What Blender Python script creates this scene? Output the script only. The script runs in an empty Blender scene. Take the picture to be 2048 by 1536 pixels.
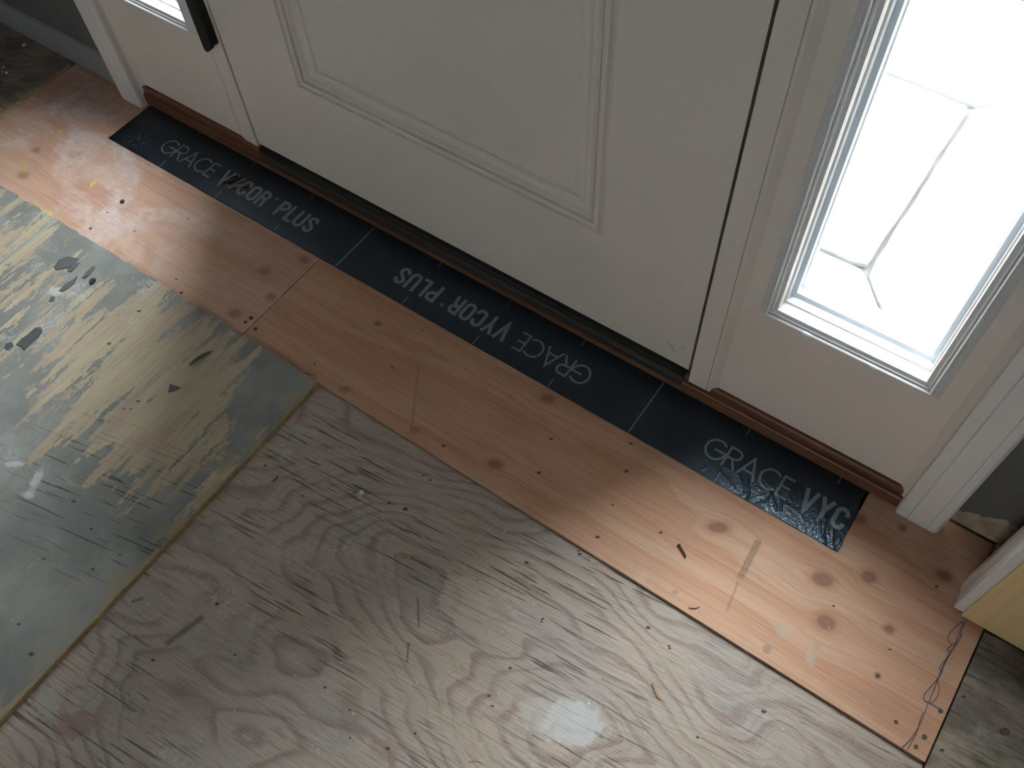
import bpy, bmesh, math, random
from mathutils import Matrix, Vector, noise as mnoise

# ------------------------------------------------------------------ camera, sky, exposure
scn = bpy.context.scene
COL = scn.collection
F_PX = 1830.4
CAM = Vector((0.0, 0.0, 1.25))
RX, RY, RZ = 0.55907189, 0.03628412, 0.61114512
ROT = Matrix.Rotation(RZ, 3, 'Z') @ Matrix.Rotation(RY, 3, 'Y') @ Matrix.Rotation(RX, 3, 'X')
cd = bpy.data.cameras.new('camera'); cam = bpy.data.objects.new('camera', cd); COL.objects.link(cam)
cd.sensor_width = 36.0; cd.lens = F_PX / 2048 * 36.0; cd.clip_start = 0.02
cam.matrix_world = Matrix.Translation(CAM) @ ROT.to_4x4()
scn.camera = cam
scn.cycles.max_bounces = 6; scn.cycles.diffuse_bounces = 3; scn.cycles.glossy_bounces = 3
scn.cycles.caustics_reflective = False; scn.cycles.caustics_refractive = False

scn.view_settings.view_transform = 'Standard'
scn.view_settings.look = 'None'
scn.view_settings.gamma = 1.0
scn.view_settings.use_curve_mapping = False
scn.view_settings.exposure = 0.0

SKY = 38.0
world = bpy.data.worlds.new('overcast_sky'); scn.world = world; world.use_nodes = True
wt = world.node_tree; wt.nodes.clear()
w_out = wt.nodes.new('ShaderNodeOutputWorld'); w_bg = wt.nodes.new('ShaderNodeBackground')
w_tc = wt.nodes.new('ShaderNodeTexCoord'); w_sep = wt.nodes.new('ShaderNodeSeparateXYZ')
w_map = wt.nodes.new('ShaderNodeMapRange'); w_mix = wt.nodes.new('ShaderNodeMix'); w_mix.data_type = 'RGBA'
wt.links.new(w_tc.outputs['Generated'], w_sep.inputs[0]); wt.links.new(w_sep.outputs[2], w_map.inputs[0])
w_mix.inputs[6].default_value = (0.50, 0.525, 0.555, 1); w_mix.inputs[7].default_value = (1.0, 1.05, 1.11, 1)
wt.links.new(w_map.outputs[0], w_mix.inputs[0]); wt.links.new(w_mix.outputs[2], w_bg.inputs[0])
w_bg.inputs[1].default_value = SKY
wt.links.new(w_bg.outputs[0], w_out.inputs[0])

def P(u, v, z=0.0):                           # measured point on the floor (or another level)
    d = ROT @ Vector(((u-1024)/F_PX, -(v-768)/F_PX, -1.0))
    t = (z-CAM.z)/d.z
    return CAM + d*t
def PX(u, v, z=0.0):
    p = P(u, v, z); return (p.x, p.y)

# ------------------------------------------------------------------ node helpers
class S:
    def __init__(s, t, sock): s.t = t; s.k = sock
    def _m(s, op, o=None, o2=None):
        n = s.t.nodes.new('ShaderNodeMath'); n.operation = op
        for i, a in enumerate((s, o, o2)):
            if a is None: continue
            if isinstance(a, S): s.t.links.new(a.k, n.inputs[i])
            else: n.inputs[i].default_value = a
        return S(s.t, n.outputs[0])
    def __add__(s, o): return s._m('ADD', o)
    __radd__ = __add__
    def __sub__(s, o): return s._m('SUBTRACT', o)
    def __rsub__(s, o): return (s*-1.0)+o
    def __mul__(s, o): return s._m('MULTIPLY', o)
    __rmul__ = __mul__
    def __truediv__(s, o): return s._m('DIVIDE', o)
    def sqrt(s): return s._m('SQRT')
    def fract(s): return s._m('FRACT')
    def abs(s): return s._m('ABSOLUTE')
    def min(s, o): return s._m('MINIMUM', o)
    def max(s, o): return s._m('MAXIMUM', o)
    def pow(s, e): return s._m('POWER', e)
    def exp(s): return s._m('EXPONENT')
    def clamp(s): return s.max(0.0).min(1.0)
    def step(s, a, b, lo=0.0, hi=1.0):
        n = s.t.nodes.new('ShaderNodeMapRange'); n.interpolation_type = 'SMOOTHSTEP'
        s.t.links.new(s.k, n.inputs[0])
        n.inputs[1].default_value = a; n.inputs[2].default_value = b
        n.inputs[3].default_value = lo; n.inputs[4].default_value = hi
        if a > b:
            n.inputs[1].default_value = b; n.inputs[2].default_value = a
            n.inputs[3].default_value = hi; n.inputs[4].default_value = lo
        return S(s.t, n.outputs[0])
class M:
    def __init__(s, name):
        s.m = bpy.data.materials.new(name); s.m.use_nodes = True; s.t = s.m.node_tree
        s.b = s.t.nodes['Principled BSDF']; s.out = s.t.nodes['Material Output']
        g = s.t.nodes.new('ShaderNodeNewGeometry'); sp = s.t.nodes.new('ShaderNodeSeparateXYZ')
        s.t.links.new(g.outputs['Position'], sp.inputs[0])
        s.x, s.y, s.z = (S(s.t, sp.outputs[i]) for i in range(3)); s.pos = g.outputs['Position']
    def val(s, v):
        n = s.t.nodes.new('ShaderNodeValue'); n.outputs[0].default_value = v; return S(s.t, n.outputs[0])
    def vec(s, *a):
        n = s.t.nodes.new('ShaderNodeCombineXYZ')
        for i, q in enumerate(a):
            if isinstance(q, S): s.t.links.new(q.k, n.inputs[i])
            else: n.inputs[i].default_value = q
        return n.outputs[0]
    def noise(s, vx, vy, vz=0.0, detail=2.0, rough=.5, dist=0.0):
        n = s.t.nodes.new('ShaderNodeTexNoise'); n.inputs['Scale'].default_value = 1.0
        n.inputs['Detail'].default_value = detail; n.inputs['Roughness'].default_value = rough
        n.inputs['Distortion'].default_value = dist
        s.t.links.new(s.vec(vx, vy, vz), n.inputs['Vector']); return S(s.t, n.outputs[0])
    def voro(s, vx, vy, vz=0.0, feature='F1'):
        n = s.t.nodes.new('ShaderNodeTexVoronoi'); n.inputs['Scale'].default_value = 1.0; n.feature = feature
        s.t.links.new(s.vec(vx, vy, vz), n.inputs['Vector']); return S(s.t, n.outputs['Distance'])
    def mix(s, a, b, f):
        n = s.t.nodes.new('ShaderNodeMix'); n.data_type = 'RGBA'
        for i, q in ((6, a), (7, b)):
            if isinstance(q, tuple): n.inputs[i].default_value = (*q, 1)
            else: s.t.links.new(q, n.inputs[i])
        if isinstance(f, S): s.t.links.new(f.k, n.inputs[0])
        else: n.inputs[0].default_value = f
        return n.outputs[2]
    def gain(s, c, f):
        n = s.t.nodes.new('ShaderNodeMix'); n.data_type = 'RGBA'; n.blend_type = 'MULTIPLY'; n.inputs[0].default_value = 1.0
        s.t.links.new(c, n.inputs[6]); s.t.links.new(s.vec(f, f, f), n.inputs[7]); return n.outputs[2]
    def finish(s, col, rough=.6, spec=.3, bump=None, bstr=.3, bdist=.001, metal=0.0):
        if isinstance(col, tuple): s.b.inputs['Base Color'].default_value = (*col, 1)
        else: s.t.links.new(col, s.b.inputs['Base Color'])
        if isinstance(rough, S): s.t.links.new(rough.k, s.b.inputs['Roughness'])
        else: s.b.inputs['Roughness'].default_value = rough
        s.b.inputs['Specular IOR Level'].default_value = spec; s.b.inputs['Metallic'].default_value = metal
        if bump is not None:
            n = s.t.nodes.new('ShaderNodeBump'); n.inputs['Strength'].default_value = bstr; n.inputs['Distance'].default_value = bdist
            s.t.links.new(bump.k, n.inputs['Height']); s.t.links.new(n.outputs[0], s.b.inputs['Normal'])
        return s.m
    def ell(s, cx, cy, rx, ry, ang=0.0, vec=None):       # normalised elliptical distance
        n = s.t.nodes.new('ShaderNodeMapping'); n.vector_type = 'TEXTURE'
        n.inputs['Location'].default_value = (cx, cy, 0); n.inputs['Rotation'].default_value = (0, 0, ang); n.inputs['Scale'].default_value = (rx, ry, 1.0)
        if vec is None:
            if not hasattr(s, 'flat'): s.flat = s.vec(s.x, s.y, 0.0)
            vec = s.flat
        s.t.links.new(vec, n.inputs[0])
        q = s.t.nodes.new('ShaderNodeVectorMath'); q.operation = 'LENGTH'; s.t.links.new(n.outputs[0], q.inputs[0])
        return S(s.t, q.outputs['Value'])
    def seg(s, p0, p1):                                   # (distance from, position along) a segment
        dx, dy = p1[0]-p0[0], p1[1]-p0[1]; L = math.hypot(dx, dy); ux, uy = dx/L, dy/L
        a = (s.x-p0[0])*ux+(s.y-p0[1])*uy; d = ((s.x-p0[0])*uy-(s.y-p0[1])*ux).abs()
        return d, a/L

# ------------------------------------------------------------------ materials
def painted(name, col, rough=.45, var=.06, grime=0.0, bump=.15):
    m = M(name); n = m.noise(m.x*3, m.y*3, m.z*3, 3); f = m.noise(m.x*420, m.y*420, m.z*420, 2)
    c = m.mix(col, tuple(q*(1-var*2) for q in col), n.step(.35, .7))
    if grime:
        g = m.noise(m.x*22, m.y*22, m.z*9, 5, .65).step(.60, .80)*grime
        c = m.mix(c, (.22, .18, .13), g)
    return m.finish(c, rough, .35, f, bump, .0006)

def dots(m, col, pts, dark=(.045, .03, .02)):
    """small nail holes / dirt specks: (x, y, r)"""
    acc = None; w1 = (m.noise(m.x*420, m.y*420, 3, 2)-.5)*.0035; w2 = (m.noise(m.x*420, m.y*420, 9, 2)-.5)*.0035
    jit = m.vec(m.x+w1, m.y+w2, 0.0)
    for (x, y, r) in pts:
        d = m.ell(x, y, r*1.1, r*.75, .5, jit).step(.55, 1.1, 1.0, 0.0)
        acc = d if acc is None else acc.max(d)
    return m.mix(col, dark, acc*.9)

R_PX = 1.0/1255
def kn(lst, z=0.0):
    return [(*PX(u, v, z), a*R_PX, b*R_PX, g) for (u, v, a, b, g) in lst]

STRIP_KNOTS = [(990,928,17,12,.3),(1096,797,16,11,.2),(1645,1159,22,15,.4),(1738,1154,15,13,.2),(1652,1245,19,15,.2),(1778,1258,10,8,.2),
 (1888,1151,15,11,.3),(1756,1351,6,5,0),(1805,1056,8,7,0),(1720,1037,14,11,.2),(528,542,15,11,.3),(608,520,13,11,.2),(542,594,11,10,0),
 (470,627,15,12,.3),(616,600,9,8,0),(756,647,8,7,0),(589,672,6,5,0),(150,309,18,13,.2),(47,350,15,12,.2),(73,300,12,9,.2),(1436,1055,22,12,.5)]
def mat_strip(name, base, light, red, dust=0.0, seed=0.0, knots=STRIP_KNOTS, marks=True, spots=(), kmix=.72):
    m = M(name); ks = kn([k for k in knots if (k[0] < 625) == (not marks)]); v = m.y; rim = None; core = None
    for (cx, cy, a, b, g) in ks:
        q = m.ell(cx, cy, a*.95, b*.95, g)
        e = (q*q*-.16).exp(); v = v-(m.y-cy)*e*.72
        c = q.step(.62, 1.15, 1.0, 0.0); r_ = q.step(1.0, 1.9, 1.0, 0.0)
        core = c if core is None else core.max(c); rim = r_ if rim is None else rim.max(r_)
    lo = m.noise(m.x*1.6+seed, v*9, seed, 2, .5)
    f = v*13+lo*3.4+m.noise(m.x*5, v*40, seed, 2)*.16
    saw = f.fract()
    late = saw.step(.25, .93)*saw.step(.955, 1.0, 1.0, 0.0)
    fib = m.noise(m.x*16, v*620, seed, 3, .6); fib2 = m.noise(m.x*5+3, v*170, seed+2, 3, .6)
    big = m.noise(m.x*4.5+seed, m.y*7, seed+5, 3)
    c = m.mix(light, base, late*.62+.22)
    c = m.mix(c, red, (fib2.step(.45, .72)*.55+big.step(.45, .72)*.45).clamp()*.75)
    c = m.gain(c, fib.step(.2, .75, .84, 1.10))
    pore = m.noise(m.x*28, v*900, seed+9, 2).step(.68, .78)*m.noise(m.x*6, m.y*10, seed+4, 2).step(.42, .65)
    c = m.gain(c, pore.step(0, 1, 1.0, .62))
    c = m.mix(c, tuple(q*.80 for q in red), rim*.35)
    kc = m.noise(m.x*150, m.y*260, 2, 3)
    c = m.mix(c, m.mix((.17, .065, .045), (.28, .12, .085), kc), core*kmix)
    if dust:
        dn = m.noise(m.x*7+9, m.y*9, 3, 4, .62, .6).step(.42, .68)
        dn2 = m.noise(m.x*60, m.y*60, 4, 3).step(.35, .75)
        far = m.x.step(-1.36, -1.00, 1.0, 0.0)
        c = m.mix(c, (.68, .61, .60), dn*(dn2*.5+.4)*dust*far)
    if marks:
        wn190 = m.noise(m.x*190, m.y*190, 1, 3)
        for (p0, p1, w, a) in (((1519,1078),(1478,1160),8,.78),((1478,1160),(1452,1225),3,.5),((838,728),(822,865),3.5,.5)):
            d, s_ = m.seg(PX(*p0), PX(*p1))
            k = d.step(w*R_PX*.55, w*R_PX, 1.0, 0.0)*s_.step(-.02, .08)*s_.step(.85, 1.05, 1.0, 0.0)
            k = k*m.noise(m.x*420, m.y*900, 6, 3, .7).step(.28, .66)
            c = m.mix(c, (.11, .075, .05), k*a)
        for (u, v_, a, b, cc, f_) in ((1564,1261,9,12,(.40,.35,.29),.8),(1534,1299,8,8,(.17,.14,.11),.7),(1620,1316,9,14,(.40,.36,.30),.8),(1635,1293,8,7,(.33,.24,.19),.5),
                (1350,1184,6,5,(.26,.19,.14),.7),(1309,1098,13,8,(.36,.31,.25),.45),(1282,1154,13,11,(.52,.40,.30),.45),(690,779,15,9,(.12,.075,.05),.6),(830,860,12,8,(.12,.075,.05),.5),(850,880,11,8,(.30,.22,.16),.4)):
            q = m.ell(*PX(u, v_), a*R_PX, b*R_PX, .5)+(wn190-.5)*1.3
            c = m.mix(c, cc, q.step(.55, 1.25, 1.0, 0.0)*f_*.75)
    c = dots(m, c, [(*PX(a, b), r*R_PX) for a, b, r in spots]) if spots else c
    bump = m.noise(m.x*10, m.y*420, seed, 3, .65)
    return m.finish(c, .62, .22, bump, .35, .0009)

BZ = -0.006
def mat_brown(name, spots, c_early, c_late, c_grey, cen, crack=1.0, seed=0.0, plaster=True, dirty=0.0):
    m = M(name); a = .10; X = m.x*math.cos(a)+m.y*math.sin(a); Y = m.y*math.cos(a)-m.x*math.sin(a)
    lo = m.noise(X*2.6+seed, Y*4.2, seed, 2, .45); md = m.noise(X*9, Y*22, seed+3, 3, .55)
    q = m.ell(cen[0], cen[1], .30, .13, a)
    f = lo*17.0+q*4.6+md*1.25+Y*6.0
    saw = f.fract()
    late = saw.step(.45, .80)*saw.step(.84, .97, 1.0, 0.0)*m.noise(X*6, Y*14, 23, 3).step(.32, .56)
    f2 = (f*2.7+.35).fract(); late2 = f2.step(.58, .80)*f2.step(.85, .97, 1.0, 0.0)
    late = (late+late2*.45*(m.noise(X*3, Y*5, 8, 2).step(.42, .6))).clamp()
    spk = m.noise(X*240, Y*420, 2, 2, .65)
    late = late*(spk.step(.30, .55)*.55+.45)
    fib = m.noise(X*14, Y*560, seed, 3, .62)
    blot = m.noise(X*5, Y*8, seed+7, 3, .6)
    c = m.mix(c_early, c_grey, blot.step(.38, .66)*.75)
    c = m.mix(c, c_late, late*.72)
    c = m.gain(c, fib.step(.25, .75, .80, 1.14))
    reg = m.noise(X*3.5, Y*6.5, seed+11, 2).step(.40, .60)
    ck = m.noise(X*10, Y*210, seed+13, 2, .55)
    ckm = ck.step(.60, .632)*reg*crack
    ck2 = m.noise(X*22, Y*460, seed+15, 2, .5)  .step(.62, .67)*m.noise(X*5, Y*8, seed+16, 2).step(.36, .56)
    c = m.mix(c, (.07, .052, .038), (ckm*.78).max(ck2*.5*crack).clamp())
    # dusty white residue caught in the soft grain
    du = m.noise(X*6, Y*9, seed+21, 3, .6).step(.55, .75)*m.noise(X*150, Y*190, 3, 3, .6).step(.42, .62)
    c = m.mix(c, (.60, .57, .54), du*.55)
    if plaster:
        wn90 = m.noise(m.x*90, m.y*90, 1, 4); sp800 = m.noise(m.x*800, m.y*800, 5, 2).step(.25, .6)
        for (u, v, ra, rb, cc, f_) in ((1148,1446,52,38,(.52,.52,.51),.72),(1080,1430,40,30,(.48,.46,.43),.45),(598,858,17,13,(.40,.39,.35),.75),(626,865,9,9,(.40,.39,.35),.7),(573,905,11,9,(.42,.41,.38),.7),
                                   (566,890,4,3,(.5,.49,.46),.8),(720,988,8,5,(.55,.53,.48),.7),(1190,1120,11,6,(.50,.47,.41),.6),(95,1405,30,26,(.36,.34,.31),.7),(150,1450,40,24,(.24,.13,.11),.55),(505,1240,7,17,(.42,.43,.41),.5),(700,1425,20,44,(.27,.16,.12),.32),(770,1500,28,20,(.27,.15,.11),.35)):
            d = m.ell(*PX(u, v, BZ), ra*R_PX, rb*R_PX, .55)+(wn90-.5)*1.25
            sp = sp800
            c = m.mix(c, cc, d.step(.7, 1.15, 1.0, 0.0)*f_*(sp*.45+.55))
        for (p0, p1, w) in (((408,1232),(330,1290),8),((287,1196),(262,1204),4),((835,1195),(838,1255),3),((817,1285),(814,1325),3)):
            d, s_ = m.seg(PX(*p0, BZ), PX(*p1, BZ))
            k = d.step(w*R_PX*.3, w*R_PX, 1.0, 0.0)*s_.step(-.04, .06)*s_.step(.92, 1.05, 1.0, 0.0)*sp800
            c = m.mix(c, (.055, .045, .04), k*.8)
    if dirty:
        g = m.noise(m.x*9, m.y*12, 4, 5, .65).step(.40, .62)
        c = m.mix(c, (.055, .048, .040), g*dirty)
    c = dots(m, c, spots)
    bump = m.noise(X*14, Y*330, seed+30, 3, .65)-ck.step(.585, .625)*1.2
    return m.finish(c, .66, .24, bump, .55, .0012)

def mat_greyboard(name):
    m = M(name)
    n1 = m.noise(m.x*44, m.y*6.5, 3, 5, .68); n0 = m.noise(m.x*8, m.y*2.0, 5, 3, .5)
    edge = m.noise(m.x*120, m.y*70, 8, 4, .6)
    c1 = m.ell(-1.00, .27, .30, .20, -.3).step(.25, 1.35, 1.0, 0.0)
    c2 = m.ell(-1.45, .33, .28, .16, 0).step(.3, 1.3, 1.0, 0.0)
    reg = c1.max(c2*.82)
    f = n1*.95+n0*.30+(edge-.5)*.22+reg*.29
    wood = f.step(.800, .812)
    gn = m.noise(m.x*7, m.y*7, 1, 5, .6); g2 = m.noise(m.x*60, m.y*26, 2, 4, .6)
    paint = m.mix((.185, .187, .170), (.28, .277, .255), gn.step(.35, .68))
    paint = m.mix(paint, (.20, .185, .20), g2.step(.52, .72)*.5)
    sc = m.noise(m.x*160, m.y*12, 7, 4, .6).step(.60, .72)*m.noise(m.x*8, m.y*8, 9, 2).step(.4, .6)
    paint = m.mix(paint, (.36, .36, .34), sc*.45)
    wn = m.noise(m.x*210, m.y*9, 4, 4, .6); wl = m.noise(m.x*14, m.y*5, 6, 3)
    wd = m.mix((.45, .37, .255), (.39, .30, .22), wl.step(.38, .62)); wd = m.gain(wd, wn.step(.25, .75, .86, 1.10))
    c = m.mix(paint, wd, wood)
    # surface checks across the sheet, slightly skewed
    a = .20; X = m.x*math.cos(a)+m.y*math.sin(a); Y = m.y*math.cos(a)-m.x*math.sin(a)
    ckr = m.ell(-.86, .12, .24, .15, .2).step(.45, 1.2, 1.0, 0.0)
    ck = m.noise(X*9, Y*230, 13, 2, .5).step(.60, .63)*ckr*(1.0-wood*.6)
    c = m.mix(c, (.055, .06, .058), ck*.8)
    wear = m.noise(X*9, Y*60, 17, 4, .6).step(.60, .66)*m.noise(m.x*9, m.y*6, 19, 2).step(.48, .6)
    c = m.mix(c, (.33, .285, .215), wear*.75*(1.0-wood))
    # worn tan margin along the free edge
    ed = m.x.step(-.790, -.752)*m.noise(m.x*60, m.y*22, 21, 4).step(.46, .56)
    c = m.mix(c, (.34, .27, .17), ed*.85)
    # plaster dust
    du = m.noise(m.x*11, m.y*9, 31, 5, .65).step(.52, .70)*m.noise(m.x*190, m.y*190, 3, 3).step(.36, .6)*m.x.step(-.95, -1.15, 0, 1)
    c = m.mix(c, (.52, .52, .51), du*.6)
    wn70 = m.noise(m.x*70, m.y*70, 1, 4)
    for (u, v, ra, rb) in ((118,585,26,15),(75,960,12,30),(60,990,14,10),(30,930,20,8)):
        d = m.ell(*PX(u, v), ra*R_PX, rb*R_PX, .5)+(wn70-.5)*1.6
        c = m.mix(c, (.58, .58, .575), d.step(.4, 1.1, 1.0, 0.0)*.6)
    spots = [(*PX(u, v), r*R_PX) for u, v, r in ((150,1005,5),(188,1140,3.5),(242,1112,3),(220,690,5),(280,625,5),(246,418,5),(185,1060,4),(40,1250,4),(65,1310,6),(90,1120,3),(278,805,4),(263,820,3),(250,820,3))]
    c = dots(m, c, spots, (.05, .045, .04))
    bump = (1.0-wood)*1.0+edge*.3
    return m.finish(c, .58, .3, bump, .55, .0011)

def mat_simplewood(name, c1, c2, axis='x', rough=.5, scale=1.0):
    m = M(name)
    al, ac = (m.x, m.z) if axis == 'x' else (m.z, m.x)
    n = m.noise(al*5*scale, ac*160*scale, m.y*160*scale, 4, .6); b = m.noise(al*2.5, ac*25, m.y*25, 3)
    c = m.mix(c1, c2, (n.step(.3, .7)*.6+b.step(.35, .65)*.5).clamp())
    return m.finish(c, rough, .35, n, .2, .0006)

MAT = {}
MAT['white'] = painted('door_paint', (.675, .605, .53), .42, .03)
MAT['trim'] = painted('trim_paint', (.68, .645, .615), .40, .03, .10)
MAT['frame'] = painted('lite_frame_paint', (.66, .655, .645), .38, .02)
MAT['vinyl'] = painted('exterior_frame_paint', (.72, .74, .78), .4, .02)
MAT['base'] = painted('baseboard_paint', (.25, .248, .245), .45, .05, .25)
MAT['ceiling'] = painted('ceiling_paint', (.62, .60, .57), .8, .03)
MAT['room'] = painted('room_wall_paint', (.34, .335, .32), .7, .03)
MAT['alcove'] = painted('alcove_siding', (.30, .29, .27), .8, .05)
MAT['black'] = painted('black_rubber_and_gap_fill', (.007, .007, .007), .75, .0)  # weatherstrip rubber; also the black that stands in for shade in the door gaps
MAT['threshold'] = painted('threshold_metal', (.046, .039, .034), .42, .1, .2)
MAT['subfloor'] = painted('subfloor_wood', (.17, .125, .085), .8, .1)
MAT['caulk'] = painted('caulk', (.68, .70, .70), .5, .0)
MAT['sill'] = mat_simplewood('stained_sill', (.205, .09, .046), (.10, .04, .021), 'x', .45)
MAT['jambwood'] = mat_simplewood('pine_jamb', (.80, .59, .31), (.68, .48, .23), 'z', .45, .6)
MAT['edge'] = mat_simplewood('board_edge', (.50, .37, .18), (.30, .21, .10), 'x', .7)
MAT['chip'] = mat_simplewood('wood_chip', (.50, .33, .18), (.34, .20, .10), 'x', .7, 3)
MAT['darkchip'] = mat_simplewood('aged_chip', (.26, .18, .11), (.15, .10, .06), 'x', .7, 3)
MAT['redchip'] = mat_simplewood('red_splinter', (.22, .07, .04), (.14, .05, .03), 'x', .7, 3)
MAT['rust'] = painted('rusty_iron', (.085, .045, .03), .6, .3)
MAT['crumb'] = painted('plaster_crumb', (.70, .68, .64), .9, .05)
MAT['dirt'] = painted('dirt_crumb', (.06, .045, .035), .9, .1)
MAT['flake'] = painted('grey_paint_flake', (.105, .112, .110), .55, .2)
MAT['yellow'] = painted('yellow_paint', (.62, .53, .17), .6, .2)
MAT['thread'] = painted('grey_thread', (.10, .105, .13), .9, .1)
MAT['screw'] = painted('screw_metal', (.10, .07, .055), .45, .2)

def m_wall():
    m = M('front_wall_paint'); n = m.noise(m.x*40, m.y*40, m.z*40, 4, .6); g = m.noise(m.x*3, m.y, m.z*3, 2)
    c = m.mix((.125, .123, .12), (.105, .103, .10), g)
    e = m.z+(n-.5)*.075+(m.x-.2)*-.35
    pl = e.step(.062, .066, 1.0, 0.0)*m.x.step(.10, .12)
    c = m.mix(c, m.mix((.36, .30, .20), (.24, .19, .125), n.step(.35, .65)), pl)
    return m.finish(c, .7, .2, n-pl*.8, .3, .0015)
MAT['wall'] = m_wall()

def m_tape():
    m = M('membrane'); n = m.noise(m.x*260, m.y*260, 0, 3, .6); s = m.noise(m.x*20, m.y*30, 1, 4)
    c = m.mix((.0062, .0095, .0155), (.0095, .0145, .0225), s)
    du = m.ell(-1.43, .665, .05, .03).step(.2, 1.1, 1, 0)*m.noise(m.x*120, m.y*120, 2, 4, .65).step(.5, .68)
    du = du.max(m.ell(-1.21, .672, .055, .022).step(.2, 1.1, 1, 0)*m.noise(m.x*160, m.y*160, 5, 4, .65).step(.54, .68))
    c = m.mix(c, (.22, .25, .29), du*.6)
    m.b.inputs['Coat Weight'].default_value = .12; m.b.inputs['Specular Tint'].default_value = (.62, .82, 1.0, 1)
    return m.finish(c, s.step(.3, .7, .28, .38), .65, n, .25, .0006)
MAT['tape'] = m_tape()
def m_print():
    m = M('membrane_print'); n = m.noise(m.x*500, m.y*500, 0, 3)
    return m.finish(m.mix((.22, .27, .30), (.155, .195, .22), n.step(.4, .7)), .5, .4)
MAT['print'] = m_print()

def m_stone(name, a, b):
    m = M(name); n = m.noise(m.x*6, m.y*6, m.z*6, 5, .6); f = m.noise(m.x*120, m.y*120, m.z*120, 3)
    return m.finish(m.mix(a, b, n.step(.35, .65)), .85, .2, f, .3, .002)
MAT['stone'] = m_stone('paving_stone', (.30, .31, .31), (.25, .265, .265))
MAT['mortar'] = m_stone('paving_mortar', (.085, .083, .078), (.065, .064, .061))
MAT['brick'] = m_stone('pink_brick', (.17, .10, .085), (.14, .085, .072))
MAT['ground'] = m_stone('garden_ground', (.10, .10, .075), (.07, .075, .05))

def m_glass():
    m = M('window_glass'); t = m.t
    tr = t.nodes.new('ShaderNodeBsdfTransparent'); tr.inputs[0].default_value = (.94, .965, .96, 1)
    gl = t.nodes.new('ShaderNodeBsdfGlossy'); gl.inputs['Roughness'].default_value = .02
    fr = t.nodes.new('ShaderNodeFresnel'); fr.inputs[0].default_value = 1.45
    mx = t.nodes.new('ShaderNodeMixShader')
    ge = t.nodes.new('ShaderNodeNewGeometry')     # only the face turned to the viewer reflects
    front = (S(t, ge.outputs['Backfacing'])*-1.0+1.0)*S(t, fr.outputs[0])
    t.links.new(front.k, mx.inputs[0]); t.links.new(tr.outputs[0], mx.inputs[1]); t.links.new(gl.outputs[0], mx.inputs[2])
    t.links.new(mx.outputs[0], m.out.inputs[0]); return m.m
MAT['glass'] = m_glass()

SP_STRIP = [(1262,887,4),(1253,942,4.5),(1102,878,4),(1078,945,4),(887,892,4.5),(1195,1074,4.5),(785,735,3),(629,727,3),(845,661,2.5),(1492,1068,0.1),(1873,1173,3.5),(1667,1212,3),(1780,1299,3),(1322,1065,4),(1225,1010,3)]
SP_BROWN = [(531,931,3.5),(605,992,3.5),(811,1018,6),(778,1006,3),(1053,1125,4.5),(776,1497,4),(980,1558,2),(700,1420,3),(1021,1336,3),(650,1375,3.5),(1296,1255,4.5),(1338,1292,3),(1339,1297,3),(1528,1423,5),(1159,1108,4),(1157,1102,2.5),(1085,1238,3),(1083,1243,2.5),(1020,1336,3),(985,1412,3),(1395,1475,3),(470,1310,3),(480,1325,2),(306,1320,4),(434,1207,5),(978,1392,3.5),(830,1467,2.5),(860,960,3),(847,951,3),(700,1475,2),(955,1160,2)]
MAT['strip_right'] = mat_strip('strip_plywood_clean', (.48, .255, .155), (.55, .345, .23), (.395, .185, .11), seed=1.7, spots=SP_STRIP)
MAT['strip_left'] = mat_strip('strip_plywood_dusty', (.50, .29, .20), (.56, .365, .265), (.43, .225, .16), dust=.9, seed=6.3, marks=False, kmix=.45,
    spots=[(376,437,2.5),(267,462,2),(215,425,3),(270,463,2.5),(363,586,3),(352,558,3)])
MAT['brown'] = mat_brown('weathered_plywood', [(*PX(a, b, BZ), r*R_PX) for a, b, r in SP_BROWN], (.405, .328, .262), (.235, .155, .138), (.36, .312, .277), PX(1148, 1446, BZ))
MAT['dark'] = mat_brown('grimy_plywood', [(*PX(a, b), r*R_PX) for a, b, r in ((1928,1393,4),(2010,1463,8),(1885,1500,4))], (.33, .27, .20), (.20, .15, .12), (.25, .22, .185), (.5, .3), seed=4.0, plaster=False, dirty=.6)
MAT['grey'] = mat_greyboard('painted_plywood')

# ------------------------------------------------------------------ mesh helpers
def link(name, me, mat, parent=None):
    o = bpy.data.objects.new(name, me); COL.objects.link(o)
    if mat is not None and not me.materials: me.materials.append(MAT[mat] if isinstance(mat, str) else mat)
    if parent is not None: o.parent = parent
    return o
def mesh(name, verts, faces, mat, parent=None, smooth=False):
    me = bpy.data.meshes.new(name); me.from_pydata([tuple(v) for v in verts], [], faces); me.validate()
    bm = bmesh.new(); bm.from_mesh(me); bmesh.ops.recalc_face_normals(bm, faces=bm.faces); bm.to_mesh(me); bm.free()
    if smooth:
        for p in me.polygons: p.use_smooth = True
    return link(name, me, mat, parent)
def boxes(name, lst, mat, parent=None, bev=0.0):
    bm = bmesh.new()
    for (x0, x1, y0, y1, z0, z1) in lst:
        r = bmesh.ops.create_cube(bm, size=1.0)
        bmesh.ops.scale(bm, vec=(x1-x0, y1-y0, z1-z0), verts=r['verts'])
        bmesh.ops.translate(bm, vec=((x0+x1)/2, (y0+y1)/2, (z0+z1)/2), verts=r['verts'])
    if bev: bmesh.ops.bevel(bm, geom=bm.edges[:], offset=bev, segments=2, affect='EDGES', profile=.5)
    me = bpy.data.meshes.new(name); bm.to_mesh(me); bm.free()
    return link(name, me, mat, parent)
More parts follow.
